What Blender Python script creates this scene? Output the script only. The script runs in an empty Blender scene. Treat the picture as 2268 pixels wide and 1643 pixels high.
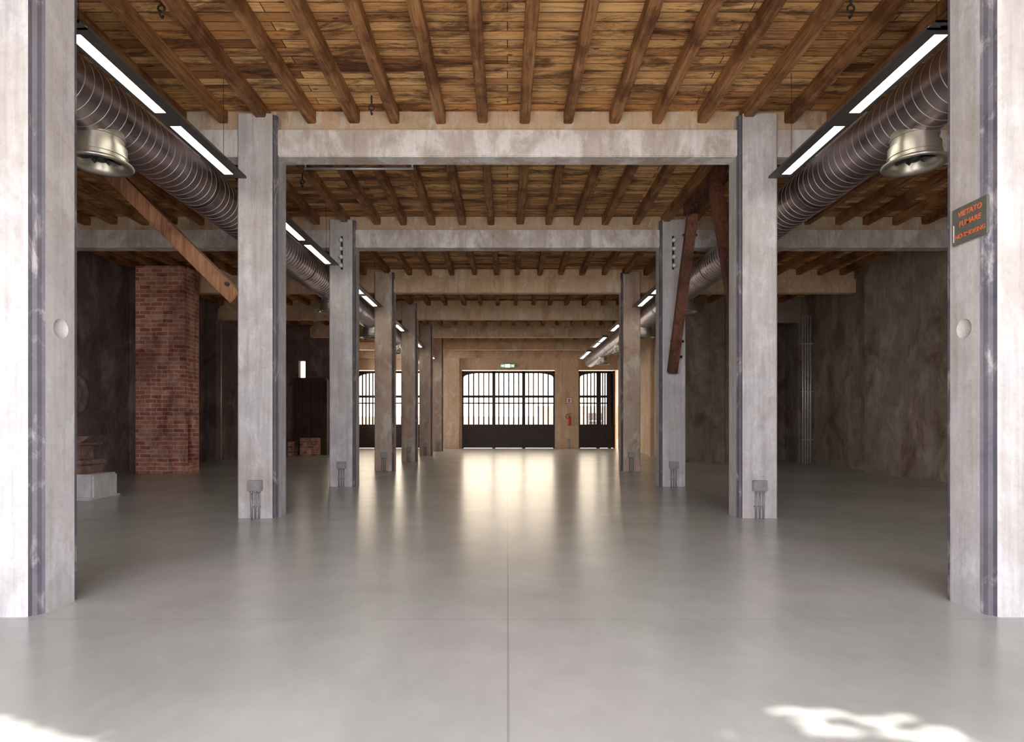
import bpy, bmesh, math, random
from mathutils import Vector, Matrix
random.seed(7)
scene=bpy.context.scene
F=1300.0; H=1.285
def P(px,py,Y): return ((px-1124)*Y/F, Y, H+(942-py)*Y/F)

# ---------------------------------------------------------------- materials
class NT:
    def __init__(s,name):
        s.m=bpy.data.materials.new(name); s.m.use_nodes=True
        s.t=s.m.node_tree; s.n=s.t.nodes; s.l=s.t.links
        s.b=s.n['Principled BSDF']
        s.pos=s.n.new('ShaderNodeNewGeometry').outputs['Position']
    def new(s,t,**k):
        n=s.n.new(t)
        for a,b in k.items(): setattr(n,a,b)
        return n
    def mapv(s,scale,rot=(0,0,0)):
        n=s.new('ShaderNodeMapping'); n.inputs['Scale'].default_value=scale; n.inputs['Rotation'].default_value=rot
        s.l.new(s.pos,n.inputs['Vector']); return n.outputs['Vector']
    def noise(s,scale,detail=6,rough=.6,vec=None,dist=0):
        n=s.new('ShaderNodeTexNoise'); n.inputs['Scale'].default_value=scale
        n.inputs['Detail'].default_value=detail; n.inputs['Roughness'].default_value=rough; n.inputs['Distortion'].default_value=dist
        s.l.new(vec if vec else s.pos,n.inputs['Vector']); return n.outputs['Fac']
    def ramp(s,fac,stops):
        n=s.new('ShaderNodeValToRGB'); e=n.color_ramp.elements
        while len(e)<len(stops): e.new(.5)
        for i,(p,c) in enumerate(stops):
            e[i].position=p; e[i].color=(c[0],c[1],c[2],1) if hasattr(c,'__len__') else (c,c,c,1)
        s.l.new(fac,n.inputs['Fac']); return n.outputs['Color']
    def mix(s,fac,a,b,mode='MIX'):
        n=s.new('ShaderNodeMixRGB',blend_type=mode)
        for v,i in ((fac,0),(a,1),(b,2)):
            if isinstance(v,(int,float)): n.inputs[i].default_value=v if i==0 else (v,v,v,1)
            elif isinstance(v,tuple): n.inputs[i].default_value=(*v,1)
            else: s.l.new(v,n.inputs[i])
        return n.outputs[0]
    def math(s,op,a,b=0.0,c=None):
        n=s.new('ShaderNodeMath',operation=op)
        for i,v in enumerate((a,b,c)):
            if v is None: continue
            if isinstance(v,(int,float)): n.inputs[i].default_value=v
            else: s.l.new(v,n.inputs[i])
        return n.outputs[0]
    def set(s,k,v):
        i=s.b.inputs[k]
        if isinstance(v,(int,float)): i.default_value=v
        elif isinstance(v,tuple): i.default_value=(*v,1)
        else: s.l.new(v,i)
    def bump(s,h,strength=.3,dist=.01):
        n=s.new('ShaderNodeBump'); n.inputs['Strength'].default_value=strength; n.inputs['Distance'].default_value=dist
        s.l.new(h,n.inputs['Height']); s.l.new(n.outputs['Normal'],s.b.inputs['Normal'])

def plain(name,col,rough=.5,metal=0.,var=.15):
    t=NT(name)
    n=t.noise(9,4)
    c=t.ramp(n,[(.3,tuple(x*(1-var) for x in col)),(.7,tuple(min(1,x*(1+var)) for x in col))])
    t.set('Base Color',c); t.set('Roughness',rough); t.set('Metallic',metal)
    return t.m

def concrete(name,cols,patch,bumps=.3,pscale=2.2,pthr=(.52,.6),rough=.85,spk=.5,stain=None,streak=.6):
    t=NT(name)
    a=t.noise(1.3,8,.65)
    base=t.ramp(a,[(.3,cols[0]),(.5,cols[1]),(.7,cols[2])])
    v=t.mapv((1.5,1.5,.8))
    p=t.noise(pscale,10,.68,v,.5)
    m=t.ramp(p,[(pthr[0],0),(pthr[1],1)])
    c=t.mix(m,base,patch)
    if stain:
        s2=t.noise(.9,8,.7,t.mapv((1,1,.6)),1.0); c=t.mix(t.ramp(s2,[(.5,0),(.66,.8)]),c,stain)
    f=t.noise(22,6,.7); fm=t.ramp(f,[(.28,.72),(.5,1.0)])
    c=t.mix(spk,c,fm,'MULTIPLY')
    sv=t.mapv((9,9,.35)); sn=t.noise(1.5,6,.7,sv); sm=t.ramp(sn,[(.35,.76),(.55,1.0)])
    c=t.mix(streak,c,sm,'MULTIPLY')
    t.set('Base Color',c); t.set('Roughness',rough)
    h=t.math('ADD',t.math('MULTIPLY',p,.7),t.math('MULTIPLY',f,.3))
    t.bump(h,bumps,.02)
    return t.m

M={}
M['col']=concrete('column_concrete',[(.44,.395,.36),(.55,.53,.52),(.455,.44,.465)],(.68,.67,.68),spk=.55,pthr=(.48,.66),stain=(.45,.405,.37),streak=.8)
M['col_warmlit']=concrete('column_concrete_warm_lit',[(.46,.32,.24),(.58,.46,.37),(.50,.36,.26)],(.70,.62,.52),spk=.4,stain=(.42,.24,.16))  # column copy for the far rows, warm light mixed into its colour
M['beam']=concrete('beam_concrete',[(.42,.36,.32),(.55,.49,.45),(.48,.41,.37)],(.74,.71,.69),pscale=1.4,pthr=(.45,.56),stain=(.42,.35,.30))
M['beamtop']=concrete('beam_upper_plaster',[(.42,.29,.18),(.58,.43,.29),(.50,.36,.24)],(.62,.54,.44))
M['beam_warmlit']=concrete('beam_concrete_warm_lit',[(.58,.38,.23),(.74,.54,.35),(.64,.44,.27)],(.78,.66,.50),pscale=1.3,pthr=(.55,.62),stain=(.48,.28,.15))  # far beams: golden light of that end painted into the concrete tone
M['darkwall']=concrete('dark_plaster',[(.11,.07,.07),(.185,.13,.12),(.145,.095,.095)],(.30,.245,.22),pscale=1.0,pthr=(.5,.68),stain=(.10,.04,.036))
M['wallR']=concrete('stained_brown_plaster',[(.20,.145,.115),(.31,.25,.195),(.25,.185,.155)],(.46,.38,.31),pscale=1.0,pthr=(.48,.66),stain=(.15,.07,.06))
M['wall_warmlit']=concrete('plaster_warm_lit',[(.60,.41,.25),(.74,.54,.35),(.66,.47,.30)],(.78,.65,.48),bumps=.15)  # beige plaster with the far end's warm light put into the colour
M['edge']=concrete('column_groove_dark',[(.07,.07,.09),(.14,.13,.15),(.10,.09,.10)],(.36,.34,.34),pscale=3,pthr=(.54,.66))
M['steel']=plain('painted_dark_steel',(.035,.020,.018),.5,.2)
M['housing']=plain('lamp_housing_metal',(.13,.12,.12),.45,.6)
M['box']=plain('junction_box_grey',(.33,.32,.32),.4,.3)
M['pipe']=plain('galvanised_conduit',(.62,.60,.60),.35,.4)
M['cond']=plain('grey_conduit',(.30,.29,.29),.4,.3)
M['iron']=plain('cast_iron',(.05,.035,.035),.6,.4)
M['rust']=plain('rusty_iron',(.20,.12,.10),.7,.1,.4)
M['roof']=plain('roof_slab',(.3,.28,.26),.9)
M['facade']=plain('facade_plaster',(.6,.55,.48),.9)
M['white']=plain('white_paint',(.8,.8,.78),.5,0,.03)
M['red']=plain('red_paint',(.55,.05,.03),.4,0,.1)
M['black']=plain('black_rubber',(.02,.02,.02),.6)
M['orange']=plain('sign_orange_letters',(.80,.16,.04),.5,0,.1)
M['plate']=plain('sign_grey_plate',(.20,.20,.17),.35,.5,.1)
M['leaf']=plain('leaf_green',(.08,.14,.04),.7)
M['bark']=plain('tree_bark',(.12,.09,.06),.9)
M['pave']=plain('courtyard_paving',(.5,.48,.44),.9)

def emis(name,col,st):
    t=NT(name); t.set('Emission Color',col); t.b.inputs['Emission Strength'].default_value=st; t.set('Base Color',(.8,.8,.8)); return t.m
M['tube']=emis('fluorescent_diffuser',(1,.95,.82),12)
M['exitg']=emis('exit_green',(.05,.5,.2),.5)
M['exitw']=emis('exit_white',(1,1,1),1.5)

t=NT('spiral_duct_metal'); n=t.noise(2,5); c=t.ramp(n,[(.3,(.22,.175,.18)),(.7,(.38,.32,.325))]); t.set('Base Color',c); t.set('Metallic',.9)
t.set('Roughness',t.ramp(n,[(.3,.26),(.7,.36)])); M['duct']=t.m
t=NT('duct_seam_metal'); t.set('Base Color',(.55,.50,.49)); t.set('Metallic',.8); t.set('Roughness',.35); M['seam']=t.m
t=NT('diffuser_metal'); t.set('Base Color',(.50,.47,.41)); t.set('Metallic',.85); t.set('Roughness',.34); M['diff']=t.m

t=NT('window_glass'); tr=t.new('ShaderNodeBsdfTransparent'); gl=t.new('ShaderNodeBsdfGlossy'); gl.inputs['Roughness'].default_value=.05
mx=t.new('ShaderNodeMixShader'); mx.inputs[0].default_value=.06
t.l.new(tr.outputs[0],mx.inputs[1]); t.l.new(gl.outputs[0],mx.inputs[2]); t.l.new(mx.outputs[0],t.n['Material Output'].inputs['Surface']); M['glass']=t.m

# planks
t=NT('ceiling_planks')
br=t.new('ShaderNodeTexBrick'); br.offset=.37; br.inputs['Scale'].default_value=1
br.inputs['Brick Width'].default_value=2.6; br.inputs['Row Height'].default_value=.15; br.inputs['Mortar Size'].default_value=.006
br.inputs['Mortar Smooth'].default_value=.2; br.inputs['Bias'].default_value=0
br.inputs['Color1'].default_value=(0,0,0,1); br.inputs['Color2'].default_value=(1,1,1,1); br.inputs['Mortar'].default_value=(.5,.5,.5,1)
t.l.new(t.pos,br.inputs['Vector'])
per=t.ramp(br.outputs['Color'],[(0,(.36,.145,.05)),(.3,(.74,.37,.13)),(.65,(.98,.60,.25)),(1,(.54,.25,.09))])
gv=t.mapv((1.0,24,4)); g=t.noise(1.6,8,.72,gv,.4)
gm=t.ramp(g,[(.34,.32),(.48,.88),(.72,1.0)])
c=t.mix(.9,per,gm,'MULTIPLY')
dv=t.mapv((.8,3.4,1)); d=t.noise(1.2,9,.78,dv,.5); dm=t.ramp(d,[(.41,(.15,.08,.06)),(.53,(1,1,1))])
c=t.mix(.88,c,dm,'MULTIPLY')
vo=t.new('ShaderNodeTexVoronoi'); vo.inputs['Scale'].default_value=1.0; t.l.new(t.mapv((2.6,7,1)),vo.inputs['Vector'])
km=t.ramp(vo.outputs['Distance'],[(.07,(.12,.05,.03)),(.13,(1,1,1))]); c=t.mix(.85,c,km,'MULTIPLY')
c=t.mix(br.outputs['Fac'],c,(.03,.015,.01))
t.set('Base Color',c); t.set('Roughness',.65); t.bump(t.math('SUBTRACT',g,br.outputs['Fac']),.4,.01); M['plank']=t.m

def wood(name,a,b,cc,axis,dk=.35):
    t=NT(name); s=[16,16,16]; s[axis]=1.0
    g=t.noise(1.6,8,.7,t.mapv(tuple(s)),.5)
    c=t.ramp(g,[(.3,a),(.5,b),(.72,cc)])
    d=t.noise(1.4,7,.7); dm=t.ramp(d,[(dk,(.3,.2,.15)),(dk+.16,(1,1,1))]); c=t.mix(.8,c,dm,'MULTIPLY')
    t.set('Base Color',c); t.set('Roughness',.7); t.bump(g,.5,.012); return t.m
M['joist']=wood('joist_timber',(.13,.05,.02),(.36,.165,.06),(.58,.31,.13),1,.40)
M['brace']=wood('brace_timber',(.10,.04,.02),(.26,.12,.055),(.40,.20,.095),2)
M['darkbrace']=wood('dark_rusty_timber',(.05,.018,.012),(.15,.055,.028),(.28,.11,.05),2,.42)
M['darkwood']=wood('dark_timber',(.03,.014,.01),(.07,.03,.02),(.10,.05,.03),2)

# brick
t=NT('old_brick')
sp=t.new('ShaderNodeSeparateXYZ'); t.l.new(t.pos,sp.inputs[0]); cb=t.new('ShaderNodeCombineXYZ')
nz=t.noise(3,4); 
t.l.new(t.math('ADD',t.math('ADD',sp.outputs[0],sp.outputs[1]),t.math('MULTIPLY',nz,.06)),cb.inputs[0])
t.l.new(t.math('ADD',sp.outputs[2],t.math('MULTIPLY',nz,.06)),cb.inputs[1])
br=t.new('ShaderNodeTexBrick'); br.inputs['Scale'].default_value=1; br.inputs['Brick Width'].default_value=.30; br.inputs['Row Height'].default_value=.112
br.inputs['Mortar Size'].default_value=.014; br.inputs['Mortar Smooth'].default_value=.3
br.inputs['Color1'].default_value=(.52,.14,.08,1); br.inputs['Color2'].default_value=(.80,.40,.27,1); br.inputs['Mortar'].default_value=(.70,.59,.52,1)
t.l.new(cb.outputs[0],br.inputs['Vector'])
st=t.noise(1.1,7,.7,t.mapv((1,1,.5)),.5); sm=t.ramp(st,[(.4,(.33,.25,.23)),(.56,(1,1,1))])
c=t.mix(.85,br.outputs['Color'],sm,'MULTIPLY')
t.set('Base Color',c); t.set('Roughness',.9); t.bump(t.math('SUBTRACT',t.math('MULTIPLY',t.noise(30,4),.5),br.outputs['Fac']),.5,.015); M['brick']=t.m

# floor
t=NT('polished_concrete_floor')
a=t.noise(.5,4,.5,t.mapv((1,1,0)),0); b=t.noise(1.9,6,.58,t.mapv((1,1,0),(0,0,.5)),0); b2=t.noise(7,5,.6,t.mapv((1,.6,0)),0)
c=t.ramp(a,[(.15,(.41,.44,.39)),(.5,(.52,.525,.495)),(.85,(.62,.60,.60))])
bm=t.ramp(b,[(.05,.68),(.95,1.0)]); c=t.mix(.85,c,bm,'MULTIPLY')
bm=t.ramp(b2,[(.05,.84),(.95,1.0)]); c=t.mix(.8,c,bm,'MULTIPLY')
sp=t.new('ShaderNodeSeparateXYZ'); t.l.new(t.pos,sp.inputs[0])
s1=t.math('LESS_THAN',t.math('ABSOLUTE',t.math('SUBTRACT',sp.outputs[0],.003)),.006)
yy=t.math('MODULO',t.math('ADD',sp.outputs[1],.34),4.19)
s2=t.math('LESS_THAN',t.math('ABSOLUTE',t.math('SUBTRACT',yy,.04)),.004)
seam=t.math('ADD',t.math('MULTIPLY',s1,.5),t.math('MULTIPLY',s2,.35))
c=t.mix(seam,c,(.22,.21,.18))
t.set('Base Color',c)
t.set('Roughness',.25); t.b.inputs['Specular IOR Level'].default_value=.6
M['floor']=t.m

t=NT('exterior_brickwork')
sp=t.new('ShaderNodeSeparateXYZ'); t.l.new(t.pos,sp.inputs[0]); cb=t.new('ShaderNodeCombineXYZ'); t.l.new(sp.outputs[0],cb.inputs[0]); t.l.new(sp.outputs[2],cb.inputs[1])
br=t.new('ShaderNodeTexBrick'); br.inputs['Scale'].default_value=1; br.inputs['Brick Width'].default_value=.5; br.inputs['Row Height'].default_value=.2
br.inputs['Color1'].default_value=(.20,.12,.08,1); br.inputs['Color2'].default_value=(.26,.17,.12,1); br.inputs['Mortar'].default_value=(.3,.24,.2,1)
t.l.new(cb.outputs[0],br.inputs['Vector']); t.set('Base Color',br.outputs['Color']); t.set('Roughness',.9); M['extbrick']=t.m

# ---------------------------------------------------------------- mesh builder
class B:
    def __init__(s,name,mats):
        s.name=name; s.bm=bmesh.new(); s.mats=mats
    def box(s,x0,x1,y0,y1,z0,z1,mi=0,bev=0):
        x0,x1=min(x0,x1),max(x0,x1)
        c=((x0+x1)/2,(y0+y1)/2,(z0+z1)/2)
        return s.obox(c,(x1-x0,y1-y0,z1-z0),Matrix.Identity(3),mi,bev)
    def obox(s,c,size,rot,mi=0,bev=0):
        M4=Matrix.Translation(c)@rot.to_4x4()@Matrix.Diagonal((*size,1))
        r=bmesh.ops.create_cube(s.bm,size=1,matrix=M4)
        fs=set(f for v in r['verts'] for f in v.link_faces)
        for f in fs: f.material_index=mi
        if bev:
            es=set(e for v in r['verts'] for e in v.link_edges)
            rr=bmesh.ops.bevel(s.bm,geom=list(es),offset=bev,segments=2,affect='EDGES')
            for f in rr['faces']: f.material_index=mi
        return r
    def beamto(s,p,q,w,h,mi=0,up=(0,0,1),bev=0):
        p=Vector(p);q=Vector(q); z=(q-p).normalized(); x=Vector(up).cross(z)
        if x.length<1e-4: x=Vector((1,0,0))
        x.normalize(); y=z.cross(x)
        R=Matrix((x,y,z)).transposed()
        s.obox((p+q)/2,(w,h,(q-p).length),R,mi,bev)
    def cyl(s,p,q,r0,r1=None,seg=16,mi=0,caps=True,smooth=True):
        r1=r0 if r1 is None else r1
        p=Vector(p);q=Vector(q); z=(q-p).normalized(); R=z.to_track_quat('Z','Y').to_matrix()
        M4=Matrix.Translation((p+q)/2)@R.to_4x4()
        r=bmesh.ops.create_cone(s.bm,cap_ends=caps,segments=seg,radius1=r0,radius2=r1,depth=(q-p).length,matrix=M4)
        for f in set(f for v in r['verts'] for f in v.link_faces):
            f.material_index=mi
            if smooth and len(f.verts)==4: f.smooth=True
    def lathe(s,prof,origin,axis='Z',seg=40,mi=0,sharp=False,mis=None):
        def ring(r,h):
            out=[]
            for i in range(seg):
                a=2*math.pi*i/seg; u,v=r*math.cos(a),r*math.sin(a)
                co=(u,v,h) if axis=='Z' else ((u,h,v) if axis=='Y' else (h,u,v))
                out.append(s.bm.verts.new(Vector(origin)+Vector(co)))
            return out
        prev=ring(*prof[0])
        for k in range(1,len(prof)):
            if sharp and k>1: prev=ring(*prof[k-1])
            b=ring(*prof[k]); a=prev
            for i in range(seg):
                f=s.bm.faces.new((a[i],a[(i+1)%seg],b[(i+1)%seg],b[i])); f.smooth=True; f.material_index=mis[k-1] if mis else mi
            prev=b
    def prism(s,poly,z0,z1,mats=None,axis='Z',mi=0):
        def co(a,b,h): return (a,b,h) if axis=='Z' else (a,h,b)
        lo=[s.bm.verts.new(co(a,b,z0)) for a,b in poly]; hi=[s.bm.verts.new(co(a,b,z1)) for a,b in poly]
        n=len(poly)
        for i in range(n):
            f=s.bm.faces.new((lo[i],lo[(i+1)%n],hi[(i+1)%n],hi[i]))
            f.material_index=mats[i] if mats else mi
        for f in (s.bm.faces.new(lo[::-1]),s.bm.faces.new(hi)): f.material_index=mi
    def torus(s,c,R,r,normal='Y',seg=28,ss=8,mi=0,a0=0,a1=2*math.pi):
        full=abs(a1-a0-2*math.pi)<1e-4
        rings=[]; N=seg if full else seg+1
        for i in range(N):
            a=a0+(a1-a0)*i/seg; ring=[]
            for j in range(ss):
                b=2*math.pi*j/ss; rr=R+r*math.cos(b); h=r*math.sin(b); u,v=rr*math.cos(a),rr*math.sin(a)
                co={'Y':(u,h,v),'X':(h,u,v),'Z':(u,v,h)}[normal]
                ring.append(s.bm.verts.new(Vector(c)+Vector(co)))
            rings.append(ring)
        for i in range(seg):
            A=rings[i]; C=rings[(i+1)%N]
            for j in range(ss):
                f=s.bm.faces.new((A[j],A[(j+1)%ss],C[(j+1)%ss],C[j])); f.smooth=True; f.material_index=mi
    def done(s,parent=None,origin=True,recalc=True):
        if recalc: bmesh.ops.recalc_face_normals(s.bm,faces=s.bm.faces)
        me=bpy.data.meshes.new(s.name); 
        xs=[v.co.copy() for v in s.bm.verts]
        o=Vector((0,0,0))
        if origin:
            mn=Vector((min(v[i] for v in xs) for i in range(3))); mxx=Vector((max(v[i] for v in xs) for i in range(3)))
            o=(mn+mxx)/2; o.z=mn.z
            bmesh.ops.translate(s.bm,verts=s.bm.verts,vec=-o)
        s.bm.to_mesh(me); s.bm.free()
        for m in s.mats: me.materials.append(M[m])
        ob=bpy.data.objects.new(s.name,me); scene.collection.objects.link(ob); ob.location=o
        if parent: 
            ob.parent=parent; ob.location=o-parent.location
        return ob
def boolean(ob,cutters):
    for c in cutters:
        m=ob.modifiers.new('cut','BOOLEAN'); m.object=c; m.operation='DIFFERENCE'; m.solver='EXACT'
    bpy.context.view_layer.update()
    dg=bpy.context.evaluated_depsgraph_get(); dg.update()
    me=bpy.data.meshes.new_from_object(ob.evaluated_get(dg)); ob.modifiers.clear()
    if len(me.polygons)>4: ob.data=me
    for c in cutters: bpy.data.objects.remove(c)

# ---------------------------------------------------------------- shell
ZC=5.72; XL=-10.6; XR=9.85; YF=33.0; YN=-1.0
b=B('floor',['floor']); b.box(XL-.3,XR+.8,YN-.3,YF+.3,-.2,0); b.done()
b=B('ceiling',['plank']); b.box(XL-.3,XR+.8,YN-.3,YF+.3,ZC,ZC+.06); b.done()
b=B('roof_slab',['roof']); b.box(XL-.5,XR+1,YN-.5,YF+.5,ZC+.06,ZC+.4); b.done()
b=B('courtyard_ground',['pave']); b.box(-60,60,-40,YN-.3,-.25,-.03); b.box(-60,60,YF+.3,80,-.25,-.03); b.done()

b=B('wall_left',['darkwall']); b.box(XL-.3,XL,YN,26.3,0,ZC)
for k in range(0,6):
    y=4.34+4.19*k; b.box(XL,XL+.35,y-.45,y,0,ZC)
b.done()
b=B('wall_alcove',['darkwall','wall_warmlit','steel'])
x0,x1=P(661,0,26)[0],P(676,0,26)[0]
b.box(XL,x0,26,26.3,0,ZC); b.box(x1,-7.85,26,26.3,0,ZC); b.box(x0,x1,26,26.3,0,3.4); b.box(x0,x1,26,26.3,4.15,ZC)
b.box(-8.7,-8.4,26.3,27.0,0,ZC,1); b.box(-8.7,-8.4,32.2,YF,0,ZC,1); b.box(-8.7,-8.4,27.0,32.2,0,1.3,1); b.box(-8.7,-8.4,27.0,32.2,4.4,ZC,1)  # window opening added in this side wall to let light into the far end
for k in range(14):
    y=27.0+5.2*k/13; w=.05 if k%4==0 else .018; b.box(-8.6,-8.55,y-w,y+w,1.3,4.4,2)
for z in (1.33,2.9,4.37): b.box(-8.6,-8.55,27,32.2,z-.03,z+.03,2)
b.done()
b=B('wall_right',['wallR'])
b.box(XR,XR+.7,YN,16.2,0,ZC); b.box(XR+.35,XR+.7,16.2,22,0,ZC); 
for k in range(0,3):
    y=4.34+4.19*k; b.box(XR-.12,XR,y-.45,y,0,ZC)
b.done()
b=B('wall_right_return',['wallR','wall_warmlit','darkwall'])
b.box(6.2,9.35,20.4,20.7,0,ZC); b.box(9.35,XR+.35,20.4,20.7,4.85,ZC); b.box(10.1,XR+.35,20.4,20.7,0,4.85)
b.box(7.02,7.08,20.36,20.4,0,ZC); b.box(7.55,7.75,20.3,20.4,0,ZC)
b.box(9.0,XR+.4,21.6,21.9,0,ZC,2); b.box(9.0,9.3,20.7,21.6,0,ZC,2)
b.box(6.2,6.5,20.7,YF,0,ZC,1)
for k in (4,5,6,7): 
    y=4.34+4.19*(k)-.2; b.box(6.05,6.2,y-.22,y+.2,0,ZC,1)
b.done()
DZ=4.4
b=B('wall_far',['wall_warmlit'])
for a,c in ((-8.7,-8.45),(-4.2,-2.56),(2.66,4.0)): b.box(a,c,YF,YF+.3,0,DZ)
b.box(-8.7,6.5,YF,YF+.3,DZ,ZC)
b.box(2.95,3.98,YF-.25,YF,0,ZC,0,.02); b.box(-3.55,-2.68,YF-.25,YF,0,ZC,0,.02)
b.done()
b=B('wall_near',['facade']); FH=5.03; FW=4.4
b.box(XL-.3,-FW,YN-.3,YN,0,ZC); b.box(FW,XR+.7,YN-.3,YN,0,ZC); b.box(-FW,FW,YN-.3,YN,FH,ZC); b.done()

# ---------------------------------------------------------------- columns
def colY(n): return 4.34+4.19*(n-1)
def column(n,s,mat):
    dx=0
    if n==1: dx=-.035 if s<0 else .035
    yb=colY(n); yf=yb-.41; xi=3.2+dx; xo=3.74+dx
    b=B('concrete_column',[mat,'edge'])
    w=.055;d=.075
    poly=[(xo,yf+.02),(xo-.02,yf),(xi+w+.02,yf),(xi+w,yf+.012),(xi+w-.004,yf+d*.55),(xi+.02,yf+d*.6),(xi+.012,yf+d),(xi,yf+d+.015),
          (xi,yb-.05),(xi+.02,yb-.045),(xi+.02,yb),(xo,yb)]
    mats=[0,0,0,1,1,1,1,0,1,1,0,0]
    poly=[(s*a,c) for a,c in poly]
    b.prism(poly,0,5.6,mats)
    ob=b.done()
    if n==1:
        cut=B('cutter',[mat]); c=(s*(xi-.045),4.16,1.97)
        bmesh.ops.create_uvsphere(cut.bm,u_segments=32,v_segments=16,radius=.083,matrix=Matrix.Translation(c))
        co=cut.done(origin=False); boolean(ob,[co])
    if n>=2:
        z=.456; x=s*3.475
        j=B('junction_box',['box','cond'])
        j.box(x-.095,x+.095,yf-.075,yf-.002,z-.075,z+.075,0,.008)
        j.box(x-.085,x+.085,yf-.082,yf-.074,z-.065,z+.065,0,.003)
        for k in (-.05,0,.05):
            j.cyl((x+k,yf-.035,.0),(x+k,yf-.035,z-.07),.012,seg=10,mi=1)
            j.cyl((x+k,yf-.035,z-.10),(x+k,yf-.035,z-.07),.016,seg=10,mi=1)
        j.box(x-.07,x+.07,yf-.04,yf-.002,.16,.175,1)
        j.done()
    return ob
for n in range(1,8): column(n,-1,'col' if n<4 else 'col_warmlit')
for n in range(1,5): column(n,1,'col' if n<4 else 'col_warmlit')
for s in (-1,1):
    b=B('insulator_bracket',['iron','white']); x=s*3.47; yf=colY(3)-.41
    b.box(x-.02,x+.02,yf-.02,yf-.001,4.55,5.25)
    for k in range(4):
        z=4.62+k*.175
        b.cyl((x,yf-.02,z),(x,yf-.07,z),.025,.025,12,0); b.lathe([(.0,-.13),(.03,-.125),(.045,-.10),(.03,-.085),(.045,-.07),(.03,-.055),(0,-.05)],(x,yf,z),'Y',16,1)
    b.done()

# ---------------------------------------------------------------- beams
for n in range(0,9):
    y=colY(n)-.33
    if n==8: y=YF-.45
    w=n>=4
    b=B('concrete_beam',['beam_warmlit' if w else 'beam','beam_warmlit' if w else 'beamtop'])
    xr=XR if n<5 else 6.2
    xl=XL if n<6 else -8.4
    b.box(xl,xr,y+.0,y+.27,5.04,5.42,0,.012)
    b.box(xl,xr,y+.1,y+.25,5.40,ZC,1)
    b.done()
b=B('ceiling_joists',['joist'])
for n in range(0,8):
    y0=colY(n)-.33+.26; y1=colY(n+1)-.33+.08
    if n==7: y1=YF-.4
    for k in range(-17,16):
        x=.272+.6145*k+random.uniform(-.015,.015)
        if n>=5 and (x>6.1 ): continue
        if x>XR-.1 or x<XL+.1 or (n>=6 and x<-8.3): continue
        w=random.uniform(.125,.155); dz=random.uniform(-.01,.01)
        b.beamto((x,y0-.1,ZC-.085+dz),(x+random.uniform(-.03,.03),y1+.05,ZC-.085+random.uniform(-.01,.01)),w,.175,0,(0,0,1),.012)
b.done(origin=True)

# ---------------------------------------------------------------- ducts
ZD=1.285+.773*4.4; RD=.318
for s in (-1,1):
    e=bpy.data.objects.new('ventilation_duct',None); scene.collection.objects.link(e); e.location=(s*4.4,2,ZD)
    y=1.2; prof=[]; mis=[]
    while y<31:
        prof+= [(RD,y),(RD,y+.121),(RD+.004,y+.122),(RD+.004,y+.127)]; mis+=[0,1,1,1]; y+=.128
    b=B('spiral_duct',['duct','seam']); b.lathe(prof,(s*4.4,0,ZD),'Y',48,0,True,mis[:len(prof)-1])
    b.lathe([(0.001,31),(RD,31)],(s*4.4,0,ZD),'Y',48,0); b.lathe([(0.001,1.2),(RD,1.2)],(s*4.4,0,ZD),'Y',48,0)
    for n in range(1,8):
        yy=colY(n)-.2
        b.lathe([(RD+.012,yy-.03),(RD+.014,yy-.03),(RD+.014,yy+.03),(RD+.012,yy+.03)],(s*4.4,0,ZD),'Y',40,0)
        b.cyl((s*4.4,yy,ZD+RD),(s*4.4,yy,5.05),.012,seg=8)
    b.done(e)
    for k,yy in enumerate((6.35,10.55,14.6,18.8,22.9,27.0)):
        b=B('air_diffuser',['diff','black'])
        o=(s*4.4,yy,0)
        b.lathe([(.222,4.60),(.222,4.405),(.232,4.40),(.232,4.385),(.222,4.38),(.222,4.31),(.246,4.30),(.246,4.21),(.256,4.205),(.256,4.19),(.246,4.185),(.246,4.15)],o,'Z',48,0,True)
        b.lathe([(.246,4.15),(.27,4.13),(.308,4.118),(.313,4.104),(.30,4.09),(.25,4.10),(.236,4.15),(.205,4.24)],o,'Z',48,0)
        b.lathe([(.205,4.24),(.05,4.26),(.0005,4.26)],o,'Z',44,1)
        b.lathe([(.0005,4.14),(.05,4.145),(.055,4.2),(.04,4.25)],o,'Z',20,1)
        for i in range(10):
            a=2*math.pi*i/10; R=Matrix.Rotation(a,3,'Z')@Matrix.Rotation(.7,3,'X')
            b.obox(Vector(o)+Vector((math.cos(a)*.14,math.sin(a)*.14,4.2)),(.16,.05,.004),R,1)
        b.done(e)

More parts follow.
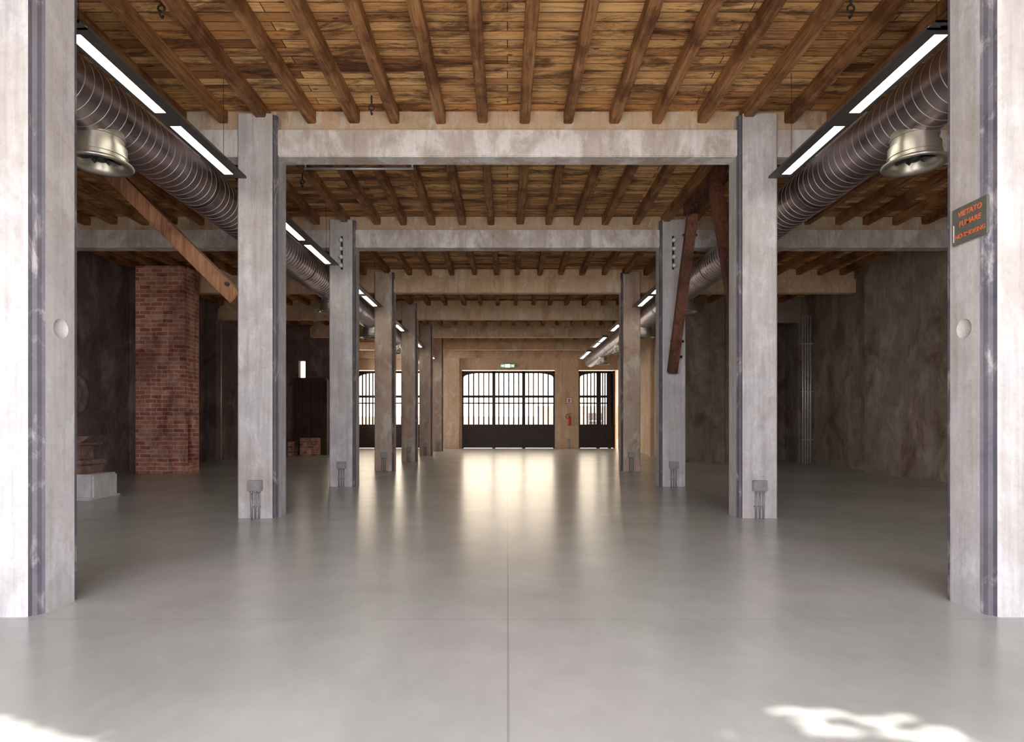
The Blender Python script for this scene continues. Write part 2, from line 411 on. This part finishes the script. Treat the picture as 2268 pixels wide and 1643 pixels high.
# ---------------------------------------------------------------- linear lamps
ZL=4.525
def lamp(n,s):
    o=4.19*(n-1); yb=4.80+o; ye=7.70+o
    e=bpy.data.objects.new('linear_pendant_lamp',None); scene.collection.objects.link(e); e.location=(s*3.6,(yb+ye)/2,ZL)
    b=B('housing',['housing','iron'])
    b.box(s*3.43,s*3.542,yb,ye,ZL,ZL+.012); b.box(s*3.658,s*3.70,yb,ye,ZL,ZL+.012)
    b.box(s*3.5,s*3.68,yb,ye,ZL+.055,ZL+.075)
    b.beamto((s*3.43,(yb),ZL+.012),(s*3.43,ye,ZL+.012),.012,.03)
    for xx,x2 in ((3.43,3.5),(3.70,3.68)):
        vs=[b.bm.verts.new(c) for c in ((s*xx,yb,ZL+.01),(s*xx,ye,ZL+.01),(s*x2,ye,ZL+.07),(s*x2,yb,ZL+.07))]; b.bm.faces.new(vs)
    for yy in (yb,ye-.01): b.prism([(s*3.43,ZL),(s*3.70,ZL),(s*3.68,ZL+.075),(s*3.5,ZL+.075)],yy,yy+.01,axis='Y')
    for ya,yc in ((yb,4.87+o),(6.09+o,6.36+o),(7.58+o,ye)): b.box(s*3.541,s*3.659,ya,yc,ZL,ZL+.03)
    for yy in (yb+.1,ye-.3): b.cyl((s*3.58,yy,ZL+.07),(s*3.58,yy,ZC-.0),.003,seg=6,mi=1)
    b.done(e,recalc=True)
    b=B('diffuser',['tube'])
    for ya,yc in ((4.87+o,6.09+o),(6.36+o,7.58+o)): b.box(s*3.543,s*3.657,ya,yc,ZL+.004,ZL+.02)
    b.done(e)
for n in range(1,7):
    lamp(n,-1)
    if n!=2: lamp(n,1)

# ---------------------------------------------------------------- braces
b=B('timber_brace',['brace','iron']); b.beamto((-3.80,8.28,3.06),(-5.72,8.28,4.98),.20,.20,0,(0,1,0),.012)
b.cyl((-3.9,8.14,3.25),(-3.9,8.2,3.25),.03,seg=8,mi=1); b.done()
b=B('timber_knee_brace',['darkbrace','iron'])
b.beamto((3.43,12.22,2.38),(3.47,11.0,5.25),.15,.19,0,(1,0,0),.01)
b.beamto((3.43,8.66,2.6),(3.47,9.85,5.40),.15,.19,0,(1,0,0),.01)
b.beamto((3.47,9.5,5.43),(3.47,11.3,5.43),.18,.22,0,(0,0,1),.01)
for k in range(6):
    yy=9.95+k*.18
    b.torus((3.36,yy,5.22),.05,.014,'X' if k%2 else 'Z',14,6,1)
for z,yy in ((4.9,11.15),(3.0,11.98),(2.7,12.1)):
    b.cyl((3.33,yy,z),(3.6,yy,z),.025,seg=8,mi=1)
b.done()

def hook(x,y):
    b=B('ceiling_hook',['iron']); z=ZC
    b.cyl((x,y,z),(x,y,z-.12),.012,seg=8); b.torus((x,y,z-.16),.035,.010,'Y',18,8); b.torus((x,y,z-.22),.03,.010,'X',18,8,0,math.pi*.5,math.pi*2.1); b.done()
for x,y in ((-3.55,6.02),(3.52,6.02),(-1.83,7.9),(-3.6,10.3)): hook(x,y)
for (n,xa,xb) in ((2,-3.1,-1.43),(3,-3.0,-1.40),(4,-3.0,-1.4)):
    y=colY(n)+.42; z=5.20
    b=B('suspended_rail',['pipe']); b.cyl((xa,y,z),(xb,y,z),.018,seg=10)
    for x in (xa+.02,xb-.02): b.cyl((x,y,z),(x,y,ZC),.012,seg=8)
    b.done()

# ---------------------------------------------------------------- far doors
def door(name,x0,x1,posts,nb,arch=(1,1)):
    y=YF+.08
    b=B(name,['steel','glass'])
    zt=4.36; zg0=1.30; zg1=4.22
    b.box(x0,x0+.09,y-.06,y+.06,0,zt); b.box(x1-.09,x1,y-.06,y+.06,0,zt); b.box(x0,x1,y-.06,y+.06,zg1,zt)
    b.box(x0,x1,y-.03,y+.03,.02,zg0)
    b.box(x0,x1,y-.05,y+.05,zg0-.06,zg0+.04); b.box(x0,x1,y-.05,y+.05,.02,.16); 
    b.box(x0,x1,y-.05,y+.05,2.84,2.98)
    xs=[x0+.09]+posts+[x1-.09]
    for p in posts: b.box(p-.09,p+.09,y-.06,y+.05,0,zt)
    for i in range(len(xs)-1):
        a,c=xs[i],xs[i+1]; m=nb
        for k in range(1,m+1):
            x=a+(c-a)*k/(m+1); b.box(x-.038,x+.038,y-.02,y+.02,zg0,zg1)
        b.box(a,c,y-.02,y+.02,2.50,2.57)
        b.box((a+c)/2-.03,(a+c)/2+.03,y-.04,y+.04,.1,zg0)
    def corner(xc,sg):
        L=.9;Hh=.24; pts=[(xc,zg1),]
        for k in range(9):
            t=k/8*math.pi/2; pts.append((xc+sg*L*(1-math.sin(t)) ,zg1-Hh*(1-math.cos(t))))
        b.prism(pts,y-.03,y+.03,axis='Y')
    if arch[0]: corner(x0+.09,1)
    if arch[1]: corner(x1-.09,-1)
    b.box(x0,x1,y+.0,y+.006,zg0,zg1,1)
    b.cyl((posts[len(posts)//2]+.1,y-.1,1.0),(posts[len(posts)//2]+.1,y-.1,1.2),.015,seg=8)
    b.done()
door('door_1',-2.56,2.66,[-.77,.91],5)
door('door_2',4.0,6.05,[5.10,5.75],4,(1,0))
door('door_3',-8.45,-4.2,[-7.4,-5.6],4,(1,1))
e=B('exit_sign',['steel','exitg','exitw']); y=YF-.12
e.box(-.42,.42,y-.03,y+.12,4.50,4.74,0,.01); e.box(-.40,.40,y-.034,y-.031,4.52,4.72,1)
e.box(-.13,.13,y-.038,y-.035,4.53,4.71,2)
def q(x,z,x2,z2,w=.02,mi=1): e.beamto((x,y-.041,z),(x2,y-.041,z2),w,.003,mi,(0,1,0))
e.cyl((.03,y-.043,4.685),(.03,y-.039,4.685),.016,seg=12,mi=1)
q(.02,4.665,-.01,4.61,.03); q(-.01,4.61,.035,4.585); q(.035,4.585,.02,4.545); q(-.01,4.61,-.035,4.575); q(-.035,4.575,-.075,4.57); q(.02,4.66,.06,4.635,.014); q(.02,4.66,-.035,4.645,.014)
for sx in (-.27,.27):
    e.beamto((sx-.07,y-.041,4.62),(sx+.04,y-.041,4.62),.025,.003,2,(0,1,0)); e.beamto((sx+.02,y-.041,4.665),(sx+.075,y-.041,4.62),.02,.003,2,(0,1,0)); e.beamto((sx+.02,y-.041,4.575),(sx+.075,y-.041,4.62),.02,.003,2,(0,1,0))
e.done()
b=B('fire_extinguisher',['red','black','pipe']); x=3.44;y=YF-.25-.12
b.lathe([(0.001,1.28),(.085,1.29),(.095,1.32),(.095,1.72),(.08,1.79),(.035,1.83),(.03,1.87),(0.001,1.87)],(x,y,0),'Z',24,0)
b.cyl((x,y,1.86),(x,y,1.93),.03,seg=12,mi=2); b.beamto((x-.02,y,1.93),(x+.12,y,1.97),.03,.02,1); b.beamto((x-.02,y,1.9),(x+.1,y,1.88),.03,.015,1)
b.torus((x-.06,y-.02,1.78),.13,.014,'Y',20,8,1,math.pi*.4,math.pi*1.5); b.box(x-.1,x+.1,y+.08,y+.12,1.3,1.75,2); b.done()
b=B('extinguisher_sign',['red','white']); y=YF-.265
b.box(3.26,3.62,y,y+.012,2.50,2.86,0); b.box(3.29,3.59,y-.003,y,2.53,2.83,1); b.box(3.40,3.47,y-.006,y-.003,2.57,2.74,0); b.box(3.42,3.45,y-.006,y-.003,2.74,2.79,0); b.beamto((3.45,y-.005,2.77),(3.53,y-.005,2.7),.015,.003,0,(0,1,0)); b.done()
b=B('junction_box',['box','cond']); b.box(3.36,3.52,YF-.32,YF-.252,.4,.55); 
for k in (3.4,3.48): b.cyl((k,YF-.28,0),(k,YF-.28,.4),.013,seg=8,mi=1)
b.done()

# ---------------------------------------------------------------- no smoking sign
SX=.035
e=bpy.data.objects.new('no_smoking_sign',None); scene.collection.objects.link(e); e.location=(3.185+SX,4.09,2.71)
b=B('plate',['plate','white']); b.box(3.180+SX,3.1995+SX,3.935,4.245,2.575,2.835,0,.003); b.box(3.1775+SX,3.180+SX,4.226,4.230,2.60,2.72,1); b.done(e)
for txt,z,sz in (('VIETATO',2.765,.052),('FUMARE',2.695,.052),('NO SMOKING',2.615,.042)):
    cu=bpy.data.curves.new('lettering','FONT'); cu.body=txt; cu.size=sz; cu.align_x='CENTER'; cu.extrude=.0008; cu.shear=.1; cu.offset=.0004
    cu.materials.append(M['orange'])
    o=bpy.data.objects.new('lettering',cu); scene.collection.objects.link(o)
    R=Matrix(((0,0,-1),(-1,0,0),(0,1,0))) 
    o.rotation_euler=R.to_euler(); o.parent=e; o.location=Vector((3.1785+SX,4.083,z))-e.location

# ---------------------------------------------------------------- left aisle objects
xa=P(300,0,15.6)[0]; xb=P(408,0,15.6)[0]
b=B('brick_chimney',['brick']); 
b.box(xa,xb,15.6,16.35,0,5.53)
ch=b.done()
cut=B('cutter',['brick']); pts=[(15.95-.17,.28),(15.95+.17,.28)]
for k in range(9):
    t=k/8*math.pi; pts.append((15.95+.17*math.cos(t),1.55+.17*math.sin(t)))
bm=cut.bm; lo=[bm.verts.new((xb-.22,a,c)) for a,c in pts]; hi=[bm.verts.new((xb+.3,a,c)) for a,c in pts]
for i in range(len(pts)): bm.faces.new((lo[i],lo[(i+1)%len(pts)],hi[(i+1)%len(pts)],hi[i]))
bm.faces.new(lo[::-1]); bm.faces.new(hi); boolean(ch,[cut.done(origin=False)])

b=B('concrete_plinth',['col']); b.box(-7.95,-7.1,10.05,10.7,0,.44,0,.03); b.box(-7.95,-7.06,9.98,10.74,0,.05,0,.02); b.done()
b=B('cast_iron_machine',['rust','col'])
cx,cy=-7.62,10.38
for z0,z1,w in ((.44,.60,.28),(.60,.68,.32),(.68,.94,.18),(.94,1.00,.28)): b.box(cx-w,cx+w,cy-w,cy+w,z0,z1,0,.015)
b.prism([(cx-.32,1.00),(cx+.32,1.00),(cx+.46,1.10),(cx-.46,1.10)],cy-.32,cy+.32,axis='Y')
b.done()
b=B('wall_ring',['darkwall']); c=(XL+.05,14.15,2.05)
b.torus(c,.52,.07,'X',40,10,0); b.torus(c,.32,.03,'X',40,8,0); b.cyl((XL,14.15,2.05),(XL+.05,14.15,2.05),.5,seg=40); b.done()
b=B('wooden_partition',['darkwood']); xa=P(650,0,25.5)[0]; xb=P(722,0,25.5)[0]
b.box(xa,xb,25.55,25.95,0,3.3,0,.01)
for k in range(5):
    x=xa+(xb-xa)*k/4; b.box(x-.05,x+.05,25.48,25.56,0,3.3)
b.box(xa,xb,25.46,25.56,3.22,3.34); b.done()
b=B('brick_pier',['brick']); b.box(P(664,0,25)[0],P(704,0,25)[0],25.0,25.4,0,.75,0,.01); b.box(P(637,0,25)[0],P(652,0,25)[0],25.0,25.4,0,.6); b.done()
b=B('wall_conduit',['pipe']); b.cyl((-9.95,20.4,0),(-9.95,20.4,5.04),.02,seg=8); b.done()
b=B('wall_pipes',['pipe'])
for k in range(4): b.cyl((9.86+.085*k,19.6,0),(9.86+.085*k,19.6,4.95),.028,seg=10)
for z in (.8,2.4,4.0): b.box(9.82,10.2,19.57,19.66,z,z+.03)
b.done()

# ---------------------------------------------------------------- exterior
b=B('exterior_building',['extbrick','steel','facade'])
b.box(-30,30,60,61,0,2.2,0); b.box(3,40,58,60,0,3.2,0)
for k in range(8):
    b.box(5+3*k,6.4+3*k,57.95,58.0,1.0,2.5,1); b.box(5.1+3*k,6.3+3*k,57.92,57.95,1.7,1.76,2)
b.done()
SD=Vector((.10,.80,-1.0))
b=B('exterior_tree',['bark','leaf'])
b.cyl((7.5,-4,-.03),(6.8,-3.2,7.4),.22,.12,12,0); b.cyl((6.8,-3.2,7.4),(-3.5,-2.9,7.75),.11,.04,10,0)
rnd=random.Random(3)
ELL=((1.27,2.64,.10,.025),(1.42,2.62,.11,.035),(1.30,2.55,.06,.02),(1.36,2.47,.14,.035),(1.60,2.55,.09,.04),(1.74,2.58,.07,.025),(1.62,2.45,.10,.03),(1.82,2.47,.08,.03),(1.78,2.40,.12,.025))
def inpatch(x,y):
    if x<-1.66-(y-2.38)*2.7+rnd.uniform(-.02,.02): return True
    for cx,cy,rx,ry in ELL:
        if ((x-cx)/(rx+.016))**2+((y-cy)/(ry+.016))**2<1: return True
    return False
for i in range(24000):
    x=rnd.uniform(-3.2,4.2); y=rnd.uniform(2.25,3.1)
    if inpatch(x,y): continue
    t=(y+3.0+rnd.uniform(-.25,.25))/.8
    c=Vector((x,y,0))-SD*t
    R=Matrix.Rotation(rnd.uniform(0,6.28),3,'Z')@Matrix.Rotation(rnd.uniform(-.9,.9),3,'X')
    w,l=.022,.042
    vs=[b.bm.verts.new(c+R@Vector(p)) for p in ((-l,0,0),(0,-w,0),(l,0,0),(0,w,0))]
    f=b.bm.faces.new(vs); f.material_index=1
b.done()

# ---------------------------------------------------------------- lights
su=bpy.data.lights.new('sun','SUN'); su.energy=11; su.angle=.008; su.color=(1,.95,.88)
so=bpy.data.objects.new('sun',su); scene.collection.objects.link(so); so.rotation_euler=SD.to_track_quat('-Z','Y').to_euler(); so.location=(0,-10,15)
w=bpy.data.worlds.new('sky'); scene.world=w; w.use_nodes=True
nt=w.node_tree; bg=nt.nodes['Background']
tc=nt.nodes.new('ShaderNodeTexCoord'); sx=nt.nodes.new('ShaderNodeSeparateXYZ'); nt.links.new(tc.outputs['Generated'],sx.inputs[0])
rp=nt.nodes.new('ShaderNodeValToRGB'); rp.color_ramp.elements[0].position=0; rp.color_ramp.elements[0].color=(.86,.85,.93,1); rp.color_ramp.elements[1].position=.7; rp.color_ramp.elements[1].color=(1.0,.84,.65,1)
nt.links.new(sx.outputs[1],rp.inputs[0]); nt.links.new(rp.outputs[0],bg.inputs['Color']); bg.inputs['Strength'].default_value=7.2
def portal(name,loc,rot,sx,sy):
    l=bpy.data.lights.new(name,'AREA'); l.shape='RECTANGLE'; l.size=sx; l.size_y=sy; l.cycles.is_portal=True
    o=bpy.data.objects.new(name,l); scene.collection.objects.link(o); o.location=loc; o.rotation_euler=rot
portal('portal_near',(0,-1.35,2.5),(math.pi/2,0,math.pi),9.0,5.1)
portal('portal_far',(-1.2,YF+.4,2.8),(math.pi/2,0,0),15,3.0)
portal('portal_left',(-8.8,29.6,2.85),(0,-math.pi/2,0),3.2,5.3)

cam=bpy.data.cameras.new('camera'); co=bpy.data.objects.new('camera',cam); scene.collection.objects.link(co)
co.location=(0,0,H); co.rotation_euler=(math.pi/2,0,0); cam.sensor_width=36; cam.lens=36*F/2268; cam.shift_y=120.5/2268; cam.shift_x=10/2268
cam.clip_start=.05; cam.clip_end=300
scene.camera=co
scene.view_settings.view_transform='Standard'; scene.view_settings.look='None'; scene.view_settings.exposure=0.25
